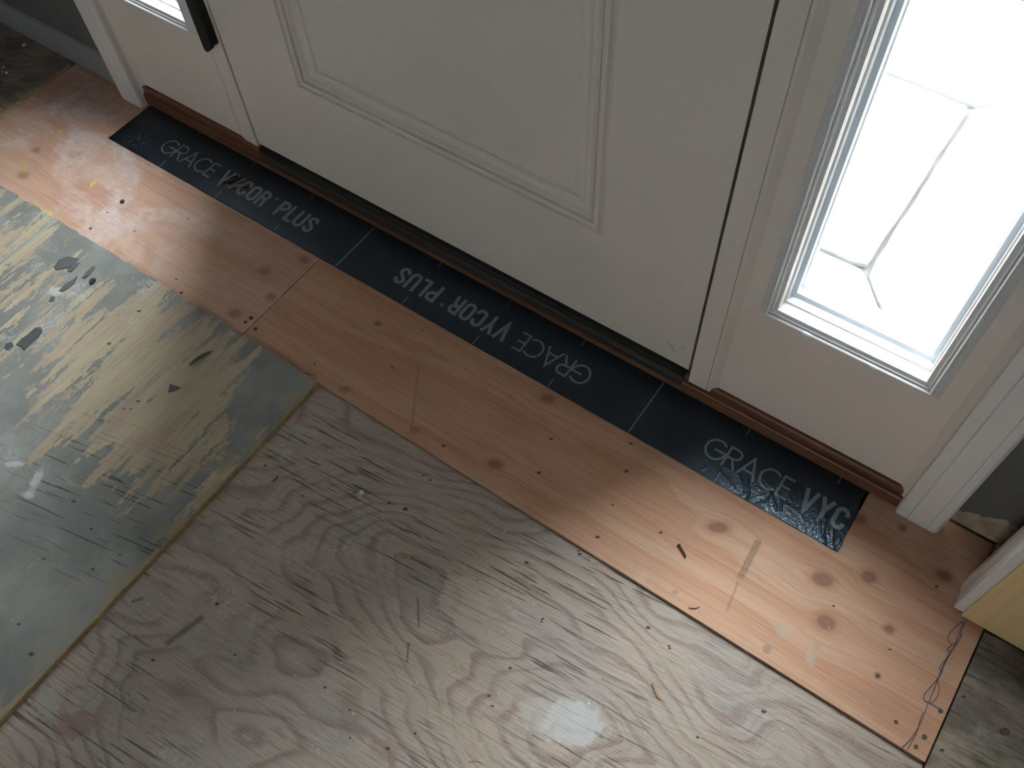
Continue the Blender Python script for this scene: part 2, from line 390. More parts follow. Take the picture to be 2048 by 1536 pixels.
def prism(name, poly, z0, z1, mat, parent=None, axes='xyz', bev=0.0):
    """polygon in the first two axes extruded along the third"""
    n = len(poly); idx = {'x': 0, 'y': 1, 'z': 2}
    def mk(a, b, c):
        v = [0, 0, 0]; v[idx[axes[0]]] = a; v[idx[axes[1]]] = b; v[idx[axes[2]]] = c; return v
    vs = [mk(a, b, z0) for a, b in poly]+[mk(a, b, z1) for a, b in poly]
    fs = [list(range(n))[::-1], list(range(n, 2*n))]+[[i, (i+1) % n, n+(i+1) % n, n+i] for i in range(n)]
    me = bpy.data.meshes.new(name); me.from_pydata(vs, [], fs)
    bm = bmesh.new(); bm.from_mesh(me); bmesh.ops.recalc_face_normals(bm, faces=bm.faces)
    if bev: bmesh.ops.bevel(bm, geom=bm.edges[:], offset=bev, segments=2, affect='EDGES', profile=.5)
    bm.to_mesh(me); bm.free()
    return link(name, me, mat, parent)
def rings(name, rect, prof, ysign_y, mat, parent=None, cap=None):
    """mitred moulding: rect=(x0,x1,z0,z1), prof=[(inset, y)]"""
    x0, x1, z0, z1 = rect; vs = []; fs = []
    for d, y in prof:
        vs += [(x0+d, y, z0+d), (x1-d, y, z0+d), (x1-d, y, z1-d), (x0+d, y, z1-d)]
    for k in range(len(prof)-1):
        for i in range(4):
            a = k*4+i; b = k*4+(i+1) % 4; fs.append([a, b, b+4, a+4])
    if cap: n = (len(prof)-1)*4; fs.append([n, n+1, n+2, n+3])
    return mesh(name, vs, fs, mat, parent)
def tag(o, label=None, cat=None, group=None, kind=None):
    if label: o['label'] = label
    if cat: o['category'] = cat
    if group: o['group'] = group
    if kind: o['kind'] = kind
    return o
def struct(o, label=None): return tag(o, label, None, None, 'structure')

# ------------------------------------------------------------------ floor sheets
rnd = random.Random(5)
XL, XR, YB = -3.2, 1.75, -2.6
floor = struct(boxes('floor', [(XL-.1, XR+.1, YB-.1, .93, -.12, -.026)], 'subfloor'), 'bare plywood subfloor in front of the entry door')
JX = [-3.2, -2.4, -1.95, -1.715]
jag = [(-1.715, .436)]
x = -1.70
while x < -.76:
    jag.append((x, .4425+rnd.uniform(-.0019, .0015)-max(0, (-1.2-x))*.012)); x += rnd.uniform(.004, .013)
jag.append((-.752, .443))
SEAM = -.922
jl = [p for p in jag if p[0] < SEAM-.002]; jr = [p for p in jag if p[0] > SEAM+.002]
jag_at = .443
tag(prism('plywood_strip', [(-1.715, .775), *jl, (SEAM-.0009, jag_at), (SEAM-.0009, .775)], -.018, 0, 'strip_left', floor), 'dusty pinkish plywood strip with yellow smears')
tag(prism('plywood_strip', [(SEAM+.0009, .775), (SEAM+.0009, jag_at), *jr, (-.745, .443), (.2705, .4435), (.2705, .651), (.240, .656), (.240, .775)], -.018, 0, 'strip_right', floor), 'clean orange plywood strip with knots and pencil mark')
GJ = -1.3965
ga = [p for p in jag if p[0] > GJ+.003]; gb = [p for p in jag if p[0] < GJ-.003]
tag(prism('painted_board', [(GJ+.001, -1.0), (-.7505, -1.0), (-.7505, .4415)]+[(a, b-.0012) for a, b in ga[::-1]]+[(GJ+.001, .4405)], -.016, .004, 'grey', floor), 'grey painted plywood with flaking paint and bare tan patches')
tag(prism('painted_board', [(-2.4, -1.0), (GJ-.001, -1.0), (GJ-.001, .4395)]+[(a, b-.0012) for a, b in gb[::-1]]+[(-2.4, .434)], -.016, .0036, 'grey', floor), 'grey painted plywood against the dusty strip')
tag(boxes('board_edge', [(-.7505, -.7492, -1.0, .441, -.0145, .0036)], 'edge', floor), 'yellowish raw plywood edge of the painted board')
def caulkline():
    vs = []; fs = []; n = 90
    for i in range(n+1):
        y = -1.0+1.436*i/n; w = .0028+rnd.uniform(-.0012, .0016)
        vs += [(GJ-w, y, .0046), (GJ+w, y, .0046)]
        if i: a = 2*i; fs.append([a-2, a-1, a+1, a])
    return mesh('joint_filler', vs, fs, 'crumb_grey', floor)
MAT['crumb_grey'] = painted('joint_filler', (.36, .37, .36), .8, .2)
caulkline()
tag(prism('plywood_sheet', [(-.7480, -2.6), (.2712, -2.6), (.2712, .4418), (-.7480, .4418)], -.024, BZ, 'brown', floor), 'weathered brown plywood with open grain and cathedral figure')
tag(prism('plywood_sheet', [(.2735, -2.6), (1.7, -2.6), (1.7, .80), (.40, .80), (.40, .649), (.2735, .649)], -.022, -.002, 'dark', floor), 'grimy dark plywood through the side doorway')
tag(prism('plywood_sheet', [(-3.15, .436), (-1.7175, .436), (-1.7175, .775), (-3.15, .775)], -.018, .001, 'dark', floor), 'grimy dark plywood in the left corner')
boxes('plywood_sheet', [(-3.15, -2.402, -1.0, .433, -.018, .001)], 'grey', floor)
boxes('plywood_sheet', [(-3.15, -.7495, -2.6, -1.002, -.02, 0)], 'brown', floor)
tag(boxes('wood_batten', [(-1.7235, -1.7165, .437, .745, -.01, .0022)], 'edge', floor), 'yellowish raw edge between the strip and the corner sheet')

# screw heads and nails set in the sheets
def disc_head(name, u, v, z, r, mat='screw'):
    p = P(u, v, z); n = 10; vs = []; fs = []
    for k, (rr, zz) in enumerate(((1.0, -.0005), (1.0, .0004), (.75, .0007), (.35, .0001))):
        vs += [(p.x+r*rr*math.cos(6.283*i/n), p.y+r*rr*math.sin(6.283*i/n), z+zz) for i in range(n)]
    for k in range(3):
        for i in range(n): fs.append([k*n+i, k*n+(i+1) % n, (k+1)*n+(i+1) % n, (k+1)*n+i])
    fs.append(list(range(3*n, 4*n)))
    return mesh(name, vs, fs, mat, floor)
for (u, v, z, r) in ((502,636,0,.0036),(491,644,0,.003),(511,658,0,.0034),(1881,1422,0,.003),(1832,1494,0,.003),(1849,1474,0,.0034),(1755,1352,0,.0028),(181,457,0,.003),(1792,1444,0,.0028),(2012,1463,-.002,.005)):
    disc_head('screw_head', u, v, z, r)

# dried yellow paint smears on the dusty strip
def blob(name, pts, z, h, mat, parent, rr, n=9):
    vs = []; fs = []
    for (u, v, a) in pts:
        p = P(u, v, z); b = len(vs); ring = []
        for i in range(n):
            t = 6.283*i/n; r = a*R_PX*rr.uniform(.9, 1.9)
            ring.append((p.x+r*math.cos(t)*.8, p.y+r*math.sin(t)*1.2))
        vs += [(q[0], q[1], z) for q in ring]+[(p.x+(q[0]-p.x)*.7, p.y+(q[1]-p.y)*.7, z+h) for q in ring]
        for i in range(n): fs.append([b+i, b+(i+1) % n, b+n+(i+1) % n, b+n+i])
        fs.append([b+n+i for i in range(n)])
    return mesh(name, vs, fs, mat, parent)
for pts in ([(118,264,5),(124,262,4),(112,272,3.5),(106,279,3),(120,268,4)], [(45,330,4),(47,338,4.5),(50,343,3),(41,319,2.5)], [(186,367,4.5),(190,362,3.5),(182,372,3)], [(95,427,5),(100,430,4),(88,423,3.5),(82,419,2.5)], [(88,337,2.5),(85,347,2)]):
    blob('paint_smear', pts, 0.0002, .0005, 'yellow', floor, rnd)

# ------------------------------------------------------------------ shell of the room
YD = .762
WALL_Y0, WALL_Y1 = .766, .90
wf = struct(boxes('wall_front', [(XL, -1.530, WALL_Y0, WALL_Y1, .006, 2.6), (.150, .246, WALL_Y0, WALL_Y1, .022, 2.6), (.150, .246, .808, WALL_Y1, -.03, .022), (XL, -1.530, .80, WALL_Y1, -.03, .006), (.246, XR, WALL_Y0, WALL_Y1, -.02, 2.6), (-1.530, .150, WALL_Y0, WALL_Y1, 2.085, 2.6),
        (XL-.5, XR+.5, WALL_Y0+.04, WALL_Y1, 2.6, 3.4), (XL-.5, XL, WALL_Y0+.04, WALL_Y1, -.3, 2.6), (XR, XR+.5, WALL_Y0+.04, WALL_Y1, -.3, 2.6)], 'wall'), 'grey painted wall around the entry door')
struct(boxes('wall_left', [(XL-.12, XL, YB, .80, -.02, 2.6)], 'room'), 'grey painted side wall left of the entry')
wr = struct(boxes('wall_right', [(.246, .356, .652, .766, -.002, 2.6), (.246, .356, YB, -.35, -.002, 2.6), (.246, .356, -.35, .652, 2.05, 2.6)], 'room'), 'grey side wall with a doorway at the entry corner')
RWX0, RWX1, RWZ0, RWZ1 = -.58, .12, .95, 1.60
struct(boxes('wall_back', [(XL, XR, YB-.12, YB, -.02, RWZ0), (XL, XR, YB-.12, YB, RWZ1, 2.6), (XL, RWX0, YB-.12, YB, RWZ0, RWZ1), (RWX1, XR, YB-.12, YB, RWZ0, RWZ1)], 'room'), 'grey painted rear wall with a window')
struct(boxes('wall_hall', [(XR, XR+.12, YB, .80, -.02, 2.6)], 'room'), 'far wall of the side room')
struct(boxes('ceiling', [(XL-.12, XR+.12, YB-.12, .80, 2.6, 2.7)], 'ceiling'), 'white painted ceiling')
a, b, c, d = RWX0, RWX1, RWZ0, RWZ1
w = struct(boxes('window_3_offscreen', [(a, a+.05, YB-.09, YB-.03, c, d), (b-.05, b, YB-.09, YB-.03, c, d), (a, b, YB-.09, YB-.03, c, c+.05), (a, b, YB-.09, YB-.03, d-.05, d), (a, b, YB-.09, YB-.03, 1.26, 1.30)], 'trim'), 'white rear window facing the entry')
boxes('pane', [(a+.05, b-.05, YB-.062, YB-.058, c+.05, 1.26)], 'glass', w); boxes('pane', [(a+.05, b-.05, YB-.062, YB-.058, 1.30, d-.05)], 'glass', w)

# baseboard on the left
bp = [(.757, .003), (.757, .060), (.759, .066), (.764, .069), (.766, .069), (.766, .003)]
struct(prism('baseboard_left', bp, XL, -1.548, 'base', None, 'yzx'), 'low grey baseboard left of the door casing')

# casings
def casing(name, x0, x1, y0, yb, label, z1=2.10, mirror=False, mat='trim'):
    W = x1-x0
    pr = [(0, yb), (0, y0+.005), (.0015, y0+.0015), (.005, y0+.0002), (.30*W-.0012, y0), (.30*W, y0+.0016), (.30*W+.0012, y0), (.74*W, y0-.0005), (.75*W, y0+.0008), (.76*W, y0-.0002), (W-.005, y0+.0004), (W-.001, y0+.003), (W, y0+.006), (W, yb)]
    if mirror: pr = [(W-a, b) for a, b in pr][::-1]
    return struct(prism(name, [(x0+a, b) for a, b in pr], .0005, z1, mat, None, 'xyz'), label)
casing('trim_1', -1.553, -1.489, .737, .766, 'white casing board on the left of the entry', mirror=True)
casing('trim_2', .104, .168, .744, .766, 'white casing board between the right sidelight and the torn wall')
struct(boxes('trim_3', [(-1.553, .168, .742, .766, 2.10, 2.165)], 'trim', None, .002), 'white head casing above the entry')

# posts between door and sidelights, with their stops
def post(name, x0, x1, stop, y0, z0, label, z1=2.085):
    a, b = (x0, x1)
    if stop > 0:
        pr = [(a, .83), (a, y0+.001), (a+.001, y0), (b-.0165, y0), (b-.0155, y0+.002), (b-.0145, y0), (b-.011, y0+.0008), (b, YD), (b, .83)]
    elif stop < 0:
        pr = [(a, .83), (a, YD), (a+.010, y0+.001), (a+.014, y0), (b-.001, y0), (b, y0+.001), (b, .83)]
    return struct(prism(name, pr, z0, z1, 'white', None, 'xyz'), label)
pl = post('trim_4', -1.2146, -1.1688, -1, .7585, .034, 'white post between the left sidelight and the door')
pr_ = post('trim_5', -.2472, -.2005, 1, .754, .036, 'white post between the door and the right sidelight')
# jamb returns against the casings
struct(prism('trim_6', [(-1.530, .83), (-1.530, .767), (-1.489, .767), (-1.489, .753), (-1.480, .762), (-1.480, .83)], .032, 2.085, 'white', None, 'xyz'), 'white jamb return beside the left casing')
struct(prism('trim_7', [(.150, .83), (.150, .767), (.104, .767), (.104, .753), (.0915, .762), (.0915, .83)], .032, 2.085, 'white', None, 'xyz'), 'white jamb return beside the right casing')
struct(boxes('trim_8', [(-1.530, .150, .756, .84, 2.05, 2.085)], 'white'), 'white head jamb above door and sidelights')

# stained wooden sill: lower nosing and upper rail
sill = struct(prism('trim_9', [(.84, .0), (.7535, .0), (.7525, .002), (.7525, .0245), (.754, .0265), (.758, .0275), (.84, .0275)], -1.488, .1035, 'sill', None, 'yzx'), 'reddish brown stained wooden sill under door and sidelights')
for (a, b) in ((-1.488, -1.1655), (-.2545, .1035)):
    prism('upper_rail', [(.84, .0276), (.759, .0276), (.7567, .0295), (.7562, .031), (.7562, .043), (.758, .046), (.84, .046)], a, b, 'sill', sill, 'yzx')
struct(prism('trim_10', [(.80, .0335), (.7665, .0335), (.7565, .0350), (.7530, .0322), (.7516, .0285), (.7514, .0165), (.7524, .0155), (.7526, .0262), (.7545, .0278), (.80, .0278)], -1.1645, -.2560, 'threshold', None, 'yzx'), 'dark metal threshold strip along the bottom of the door')

# ------------------------------------------------------------------ the door
DX0, DX1, DZ0, DZ1 = -1.1675, -.2534, .052, 2.045
P1 = (-1.003, -.4205, .2585, .93); P2 = (-1.003, -.4205, 1.08, 1.90)
def slab(name, x0, x1, z0, z1, holes, y0, y1, mat, parent=None):
    """flat slab with rectangular holes stacked in z"""
    xs0, xs1 = holes[0][0], holes[0][1]; lst = [(x0, xs0, y0, y1, z0, z1), (xs1, x1, y0, y1, z0, z1)]
    zz = [z0]+[q for h in holes for q in (h[2], h[3])]+[z1]
    for k in range(0, len(zz), 2): lst.append((xs0, xs1, y0, y1, zz[k], zz[k+1]))
    vs = []; fs = []
    # front and back faces as quads, edges around
    for y in (y0, y1):
        for (a, b, _, _, c, d) in lst:
            n = len(vs); vs += [(a, y, c), (b, y, c), (b, y, d), (a, y, d)]; fs.append([n, n+1, n+2, n+3])
    for (a, b, c, d) in [(x0, x1, z0, z1)]+list(holes):
        for (p, q) in (((a, c), (b, c)), ((b, c), (b, d)), ((b, d), (a, d)), ((a, d), (a, c))):
            n = len(vs); vs += [(p[0], y0, p[1]), (q[0], y0, q[1]), (q[0], y1, q[1]), (p[0], y1, p[1])]; fs.append([n, n+1, n+2, n+3])
    o = mesh(name, vs, fs, mat, parent)
    bm = bmesh.new(); bm.from_mesh(o.data); bmesh.ops.remove_doubles(bm, verts=bm.verts, dist=1e-5); bmesh.ops.recalc_face_normals(bm, faces=bm.faces); bm.to_mesh(o.data); bm.free()
    return o
door = struct(slab('door_1', DX0, DX1, DZ0, DZ1, [P1, P2], YD, YD+.044, 'white'), 'white painted entry door with moulded raised panels')
DP = [(0, 0), (.0015, .0035), (.004, .0045), (.0065, .002), (.009, -.0022), (.0125, -.003), (.016, -.0015), (.0175, .0035), (.0195, .004), (.0205, .0015), (.0225, .0022), (.027, .0075), (.032, .0105), (.036, .0100), (.039, .0070), (.0455, .0060), (.0475, .0092), (.0495, .0098), (.053, .0085)]
for R in (P1, P2):
    rings('panel_moulding', R, [(d, YD+y) for d, y in DP], 1, 'white', door)
    boxes('door_panel', [(R[0]+.0531, R[1]-.0531, YD+.0085, YD+.036, R[2]+.0531, R[3]-.0531)], 'white', door)
    boxes('panel_back', [(R[0], R[1], YD+.036, YD+.043, R[2], R[3])], 'white', door)
boxes('door_gap_fill', [(DX0+.002, DX1-.002, YD+.003, YD+.036, .0345, DZ0)], 'black', door)  # black box added so the gap under the door reads dark
boxes('side_gap_fill', [(DX1, -.2474, YD+.014, YD+.03, .05, 2.045)], 'black', door)  # added filler, painted black for the shade in the right door gap
# scuff on the lower corner
for (x_, z_, l, a) in ((-.296, .094, .012, -.5), (-.287, .084, .008, -.6), (-.272, .098, .006, -.2)):
    mesh('scuff', [(x_, YD-.0002, z_), (x_+l*math.cos(a), YD-.0002, z_+l*math.sin(a)), (x_+l*math.cos(a)+.001, YD-.0002, z_+l*math.sin(a)+.002), (x_, YD-.0002, z_+.0018)], [[0, 1, 2, 3]], painted('scuff_mark', (.28, .24, .22), .6, .0), door)
# black strip on the left post
def black_strip():
    n = 8; vs = []; fs = []; xs = [-1.2075+.036*i/n for i in range(n+1)]
    zb = [.268, .260, .257, .2575, .259, .266, .271, .274, .276]
    for i, x_ in enumerate(xs):
        t = (i/n-.5)*2; y = .756-.0125*math.sqrt(max(0, 1-t**4))
        vs += [(x_, y, zb[i]), (x_, y, 2.04), (x_, .7558, zb[i]), (x_, .7558, 2.04)]
    for i in range(n):
        a = 4*i; b = a+4
        fs += [[a, b, b+1, a+1], [a+2, a+3, b+3, b+2], [a, a+2, b+2, b], [a+1, b+1, b+3, a+3]]
    fs += [[0, 1, 3, 2], [4*n, 4*n+2, 4*n+3, 4*n+1]]
    o = mesh('weatherstrip', vs, fs, 'black', pl)
    tag(o, 'black strip with a ragged lower end')
black_strip()

# ------------------------------------------------------------------ sidelights
def sidelight(name, x0, x1, label, blobs=()):
    c = (x0+x1)/2; hw = .1225; R = (c-hw, c+hw, .2620, 1.93); In = .0236
    z0 = .0475
    hole = (R[0]+In, R[1]-In, R[2]+In, R[3]-In)
    w = struct(slab(name, x0, x1, z0, 2.05, [hole], YD, YD+.044, 'white'), label)
    prof = [(0, 0), (.0006, -.0015), (.0095, -.0082), (.0108, -.0102), (.0124, -.0106), (.0136, -.0092), (.0142, -.0058), (.0150, -.0052), (.0158, -.0066), (.0168, -.0070), (.0178, -.0052), (.0186, -.0042), (.0232, -.0038), (.0236, .0125)]
    fr = rings('lite_frame', R, [(d, YD+y) for d, y in prof], 1, 'frame', w)
    ex = [(.0237, .0126), (.0260, .0135), (.0262, .026), (.0325, .0275), (.0328, .040), (.0345, .0415), (.0345, .060), (.012, .066), (.0, .0665), (0, .044)]
    rings('outer_frame', R, [(d, YD+y) for d, y in ex], 1, 'vinyl', w)
    boxes('pane', [(R[0]+.0255, R[1]-.0255, YD+.0145, YD+.0175, R[2]+.0255, R[3]-.0255)], 'glass', w)
    for (bx, bz, r) in blobs:
        bm = bmesh.new(); bmesh.ops.create_icosphere(bm, subdivisions=2, radius=1.0)
        for v_ in bm.verts:
            v_.co.x = v_.co.x*r*1.35+bx; v_.co.y = v_.co.y*r*.6+YD-.0100; v_.co.z = v_.co.z*r*.85+bz
        me = bpy.data.meshes.new('caulk_blob'); bm.to_mesh(me); bm.free()
        for p_ in me.polygons: p_.use_smooth = True
        link('caulk_blob', me, 'caulk', w)
    return w
sidelight('window_1', -1.480, -1.2146, 'left sidelight with a white panel below its glass')
sidelight('window_2', -.2005, .0915, 'right sidelight showing the bright porch paving', ((-.108, .2738, .0050), (-.017, .2738, .0042)))

# right-hand doorway: casing on the side wall and raw pine jamb
cw = [(.246, .7195), (.2330, .7195), (.2290, .7165), (.2275, .712), (.2262, .702), (.2240, .6955), (.2238, .689), (.2252, .686), (.2262, .6815), (.2258, .667), (.2272, .6655), (.2262, .664), (.2260, .658), (.2275, .6555), (.246, .6555)]
struct(prism('trim_11', cw, .0008, 2.08, 'trim', None, 'xyz'), 'white moulded casing at the side doorway')
struct(boxes('trim_12', [(.2385, .36, .6495, .6545, .001, 2.06)], 'jambwood', None, .0008), 'unpainted yellow pine jamb of the side doorway')
struct(boxes('trim_13', [(.2265, .246, -.42, -.35, .001, 2.08)], 'trim', None, .002), 'white casing on the near side of the doorway')

# recessed entry: side walls and soffit outside the door
struct(boxes('wall_alcove_left', [(-1.90, -1.74, .90, 1.44, -.30, 3.2)], 'alcove'), 'outer side wall of the recessed entry on the left')
struct(boxes('wall_alcove_right', [(.215, .375, .90, 1.44, -.30, 3.2)], 'alcove'), 'outer side wall of the recessed entry on the right')
struct(boxes('ceiling_alcove', [(-1.80, .375, .90, 1.30, 2.85, 3.0)], 'alcove'), 'soffit of the recessed entry')

# ------------------------------------------------------------------ outside: porch paving and path
PZ = -.12
porch = struct(boxes('floor_porch', [(-3.7, 2.2, .90, 2.12, PZ-.16, PZ-.012)], 'mortar'), 'porch slab outside the sidelights')
def stone(poly, g=.0045):
    cx = sum(p[0] for p in poly)/len(poly); cy = sum(p[1] for p in poly)/len(poly)
    out = []; n = len(poly)
    for i in range(n):      # inset towards the inside by g, with slightly broken edges
        a, b = Vector(poly[i]), Vector(poly[(i+1) % n]); L = (b-a).length; k = max(2, int(L/.035)); d = (b-a)/L; nr = Vector((-d.y, d.x))
        if nr.dot(Vector((cx, cy))-a) < 0: nr = -nr
        for j in range(k):
            t = (j+.02)/k if j else .02
            q = a+(b-a)*t+nr*(g+rnd.uniform(-.0018, .0018)); out.append((q.x, q.y))
    prism('paving_stone', out, PZ-.03, PZ+rnd.uniform(-.001, .001), 'stone', porch)
A, B = (-.1175, 1.787), (-.122, 1.255)
stone([(-.62, 1.235), B, A, (-.60, 1.80)])
stone([B, (.145, .92), (.62, .92), (.70, 2.11), (.22, 2.11), A])
stone([(-.60, 1.80), A, (.22, 2.11), (-.58, 2.11)])
stone([(-.62, 1.235), (-.66, .92), (.145, .92), B])
stone([(-.62, 1.235), (-.60, 1.80), (-1.15, 1.72), (-1.12, 1.30)])
stone([(-.60, 1.80), (-.58, 2.11), (-1.30, 2.11), (-1.15, 1.72)])
stone([(-.66, .92), (-.62, 1.235), (-1.12, 1.30), (-1.25, .92)])
stone([(-1.25, .92), (-1.12, 1.30), (-1.15, 1.72), (-1.30, 2.11), (-1.75, 2.11), (-1.70, .92)])
stone([(-1.70, .92), (-1.75, 2.11), (-2.5, 2.11), (-2.4, .92)])
stone([(.62, .92), (1.3, .92), (1.25, 2.11), (.70, 2.11)])
path = struct(boxes('floor_path', [(-3.7, 2.2, 2.121, 4.2, PZ-.45, PZ-.165)], 'mortar'), 'lower path outside the porch')
for i in range(24):
    for j in range(9):
        if i == 0 and j == 0:
            b0 = boxes('brick', [(0, .20, 0, .095, 0, .06)], 'brick', None, .004); bm_ = b0.data; bpy.data.objects.remove(b0)
        o = bpy.data.objects.new('brick', bm_); COL.objects.link(o); o.parent = path
        o.location = (-2.2+i*.21+(j % 2)*.10, 2.13+j*.104, PZ-.21+rnd.uniform(-.002, .002))
struct(boxes('ground', [(-14, 14, .905, 26, -.75, -.62)], 'ground'), 'garden ground beyond the path')

# ------------------------------------------------------------------ flashing tape with its printing
TX0, TX1, TY0, TY1 = -1.4815, .0625, .6410, .7555
RIDGES = [([(1494,962),(1497,985),(1493,1003),(1503,1010)],.0016,3.0),([(1480,955),(1489,975),(1488,992)],.0012,2.5),([(1540,985),(1547,1002),(1552,1022)],.0018,3),([(1556,990),(1563,1005),(1560,1023)],.0016,3),
          ([(1512,1010),(1535,1003),(1545,985)],.0014,2.5),([(1440,945),(1460,965),(1470,980)],.0010,3),([(1570,1010),(1590,1020),(1605,1016)],.0012,3),([(1600,1030),(1608,1045)],.0010,2.5),([(1640,1040),(1638,1062),(1650,1090)],.0015,3),
          ([(1652,1035),(1648,1060),(1644,1075)],.0014,2.5),([(1665,1060),(1664,1090),(1667,1100)],.0012,2.5),([(1405,940),(1412,935)],.0010,2.5),([(1450,935),(1475,950)],.0010,3),([(1660,1090),(1672,1075)],.0008,2.5)]
RW = [([PX(*p) for p in pts], h*.62, w*.62*R_PX) for pts, h, w in RIDGES]
def segd(px_, py_, a, b):
    dx, dy = b[0]-a[0], b[1]-a[1]; L2 = dx*dx+dy*dy; t = max(0, min(1, ((px_-a[0])*dx+(py_-a[1])*dy)/L2))
    return math.hypot(px_-a[0]-t*dx, py_-a[1]-t*dy)
def tape_h(x_, y_):
    h = 0.0
    if x_ > -.20:
        e = max(0, min(1, (x_+.17)/.10))*max(0, min(1, (.712-y_)/.03))
        if e > 0:
            q = mnoise.noise(Vector((x_*150, y_*110, 0))); q2 = mnoise.noise(Vector((x_*300, y_*240, 3)))
            h += e*(.00055*abs(q)+.00042*abs(q2)+.0002)
            for pts, hh, w in RW:
                d = min(segd(x_, y_, pts[i], pts[i+1]) for i in range(len(pts)-1))
                if d < 3*w: h += hh*math.exp(-(d/w)**2)
    for (cx, cy, rr, hh) in ((-1.163, .690, .020, .0030), (-1.195, .683, .012, .0014), (-1.235, .672, .016, .0010), (-1.415, .667, .018, .0009), (-.70, .66, .02, .0004), (-.95, .65, .03, .0006)):
        d = math.hypot(x_-cx, y_-cy)/rr
        if d < 2.5: h += hh*math.exp(-d*d)*(.7+.6*mnoise.noise(Vector((x_*140, y_*140, 7))))
    return max(h, 0)
TT = .0014
xs = []; x_ = TX0
while x_ < TX1-1e-6:
    xs.append(x_); x_ += (.0010 if x_ > -.19 else .0014) if (x_ > -.19 or -1.26 < x_ < -1.13) else .005
xs.append(TX1)
ys = [TY0+(TY1-TY0)*i/104 for i in range(105)]
vs = []; fs = []; ny = len(ys)
for ix, x_ in enumerate(xs):
    for iy, y_ in enumerate(ys):
        xx = x_; yy = y_
        if ix == len(xs)-1: xx += -.0045*(iy/104)+.0010*math.sin(iy*.13)+rnd.uniform(-.0003, .0003)
        if iy == 0: yy += .0006*mnoise.noise(Vector((x_*30, 0, 0)))
        vs.append((xx, yy, TT+tape_h(xx, yy)))
nb = len(vs)
for ix in range(len(xs)-1):
    for iy in range(ny-1):
        a = ix*ny+iy; fs.append([a, a+ny, a+ny+1, a+1])
# skirt down to the plywood
border = [ix*ny for ix in range(len(xs))]+[(len(xs)-1)*ny+i for i in range(1, ny)]+[ix*ny+ny-1 for ix in range(len(xs)-2, -1, -1)]+[i for i in range(ny-2, 0, -1)]
for b in border: vs.append((vs[b][0], vs[b][1], .0002))
for i in range(len(border)):
    j = (i+1) % len(border); fs.append([border[i], border[j], nb+j, nb+i])
tape = mesh('flashing_tape', vs, fs, 'tape', None, True)
tag(tape, 'black self-adhesive flashing membrane strip with grey printing along the sill', 'membrane')

# stroke lettering: each glyph = list of (polyline, width)
def arc(cx, cy, rx, ry, a0, a1, n=18):
    return [(cx+rx*math.cos(math.radians(a0+(a1-a0)*i/n)), cy+ry*math.sin(math.radians(a0+(a1-a0)*i/n))) for i in range(n+1)]
TH = .10
def thin(ch):
    h = TH/2
    if ch == 'G': return .92, [arc(.49, .5, .49-h, .5-h, 42, 360, 30)+[(.42, .5)]]
    if ch == 'R': return .66, [[(h, 0), (h, 1-h), (.34, 1-h)]+arc(.36, .72, .30-h, .28-h, 90, -90, 14)+[(h, .46)], [(.32, .45), (.60, 0)]]
    if ch == 'A': return .84, [[(.04, 0), (.42, .97), (.80, 0)], [(.19, .32), (.65, .32)]]
    if ch == 'C': return .86, [arc(.49, .5, .49-h, .5-h, 45, 315, 26)]
    if ch == 'E': return .52, [[(.50, 1-h), (h, 1-h), (h, h), (.50, h)], [(h, .51), (.47, .51)]]
BH = .17
def bold(ch):
    h = BH/2
    if ch == 'V': return .60, [[(.07, 1), (.30, .02), (.53, 1)]]
    if ch == 'Y': return .58, [[(.07, 1), (.29, .44), (.51, 1)], [(.29, .48), (.29, 0)]]
    if ch == 'C': return .55, [[(.47, .66), (.47, .74)]+arc(.275, .74, .19, .26-h, 0, 180, 14)+arc(.275, .26, .19, .26-h, 180, 360, 14)+[(.47, .34)]]
    if ch == 'O': return .57, [arc(.285, .74, .20, .26-h, 0, 180, 14)+arc(.285, .26, .20, .26-h, 180, 360, 14)+[(.485, .74)]]
    if ch == 'R': return .57, [[(h, 0), (h, 1-h), (.26, 1-h)]+arc(.27, .73, .20, .27-h, 90, -90, 10)+[(h, .46+h*.4)], [(.30, .50), (.40, .40), (.45, 0)]]
    if ch == 'P': return .54, [[(h, 0), (h, 1-h), (.26, 1-h)]+arc(.27, .71, .20, .29-h, 90, -90, 10)+[(h, .42+h*.1)]]
    if ch == 'L': return .44, [[(h, 1), (h, h), (.44, h)]]
    if ch == 'U': return .56, [[(h, 1), (h, .28)]+arc(.28, .27, .195, .27-h, 180, 360, 14)+[(.475, 1)]]
    if ch == 'S': return .52, [[(.44, .69)]+arc(.26, .73, .18, .27-h, 0, 200, 12)+[(.20, .56), (.33, .45)]+arc(.26, .27, .18, .27-h, 20, -180, 12)+[(.08, .31)]]
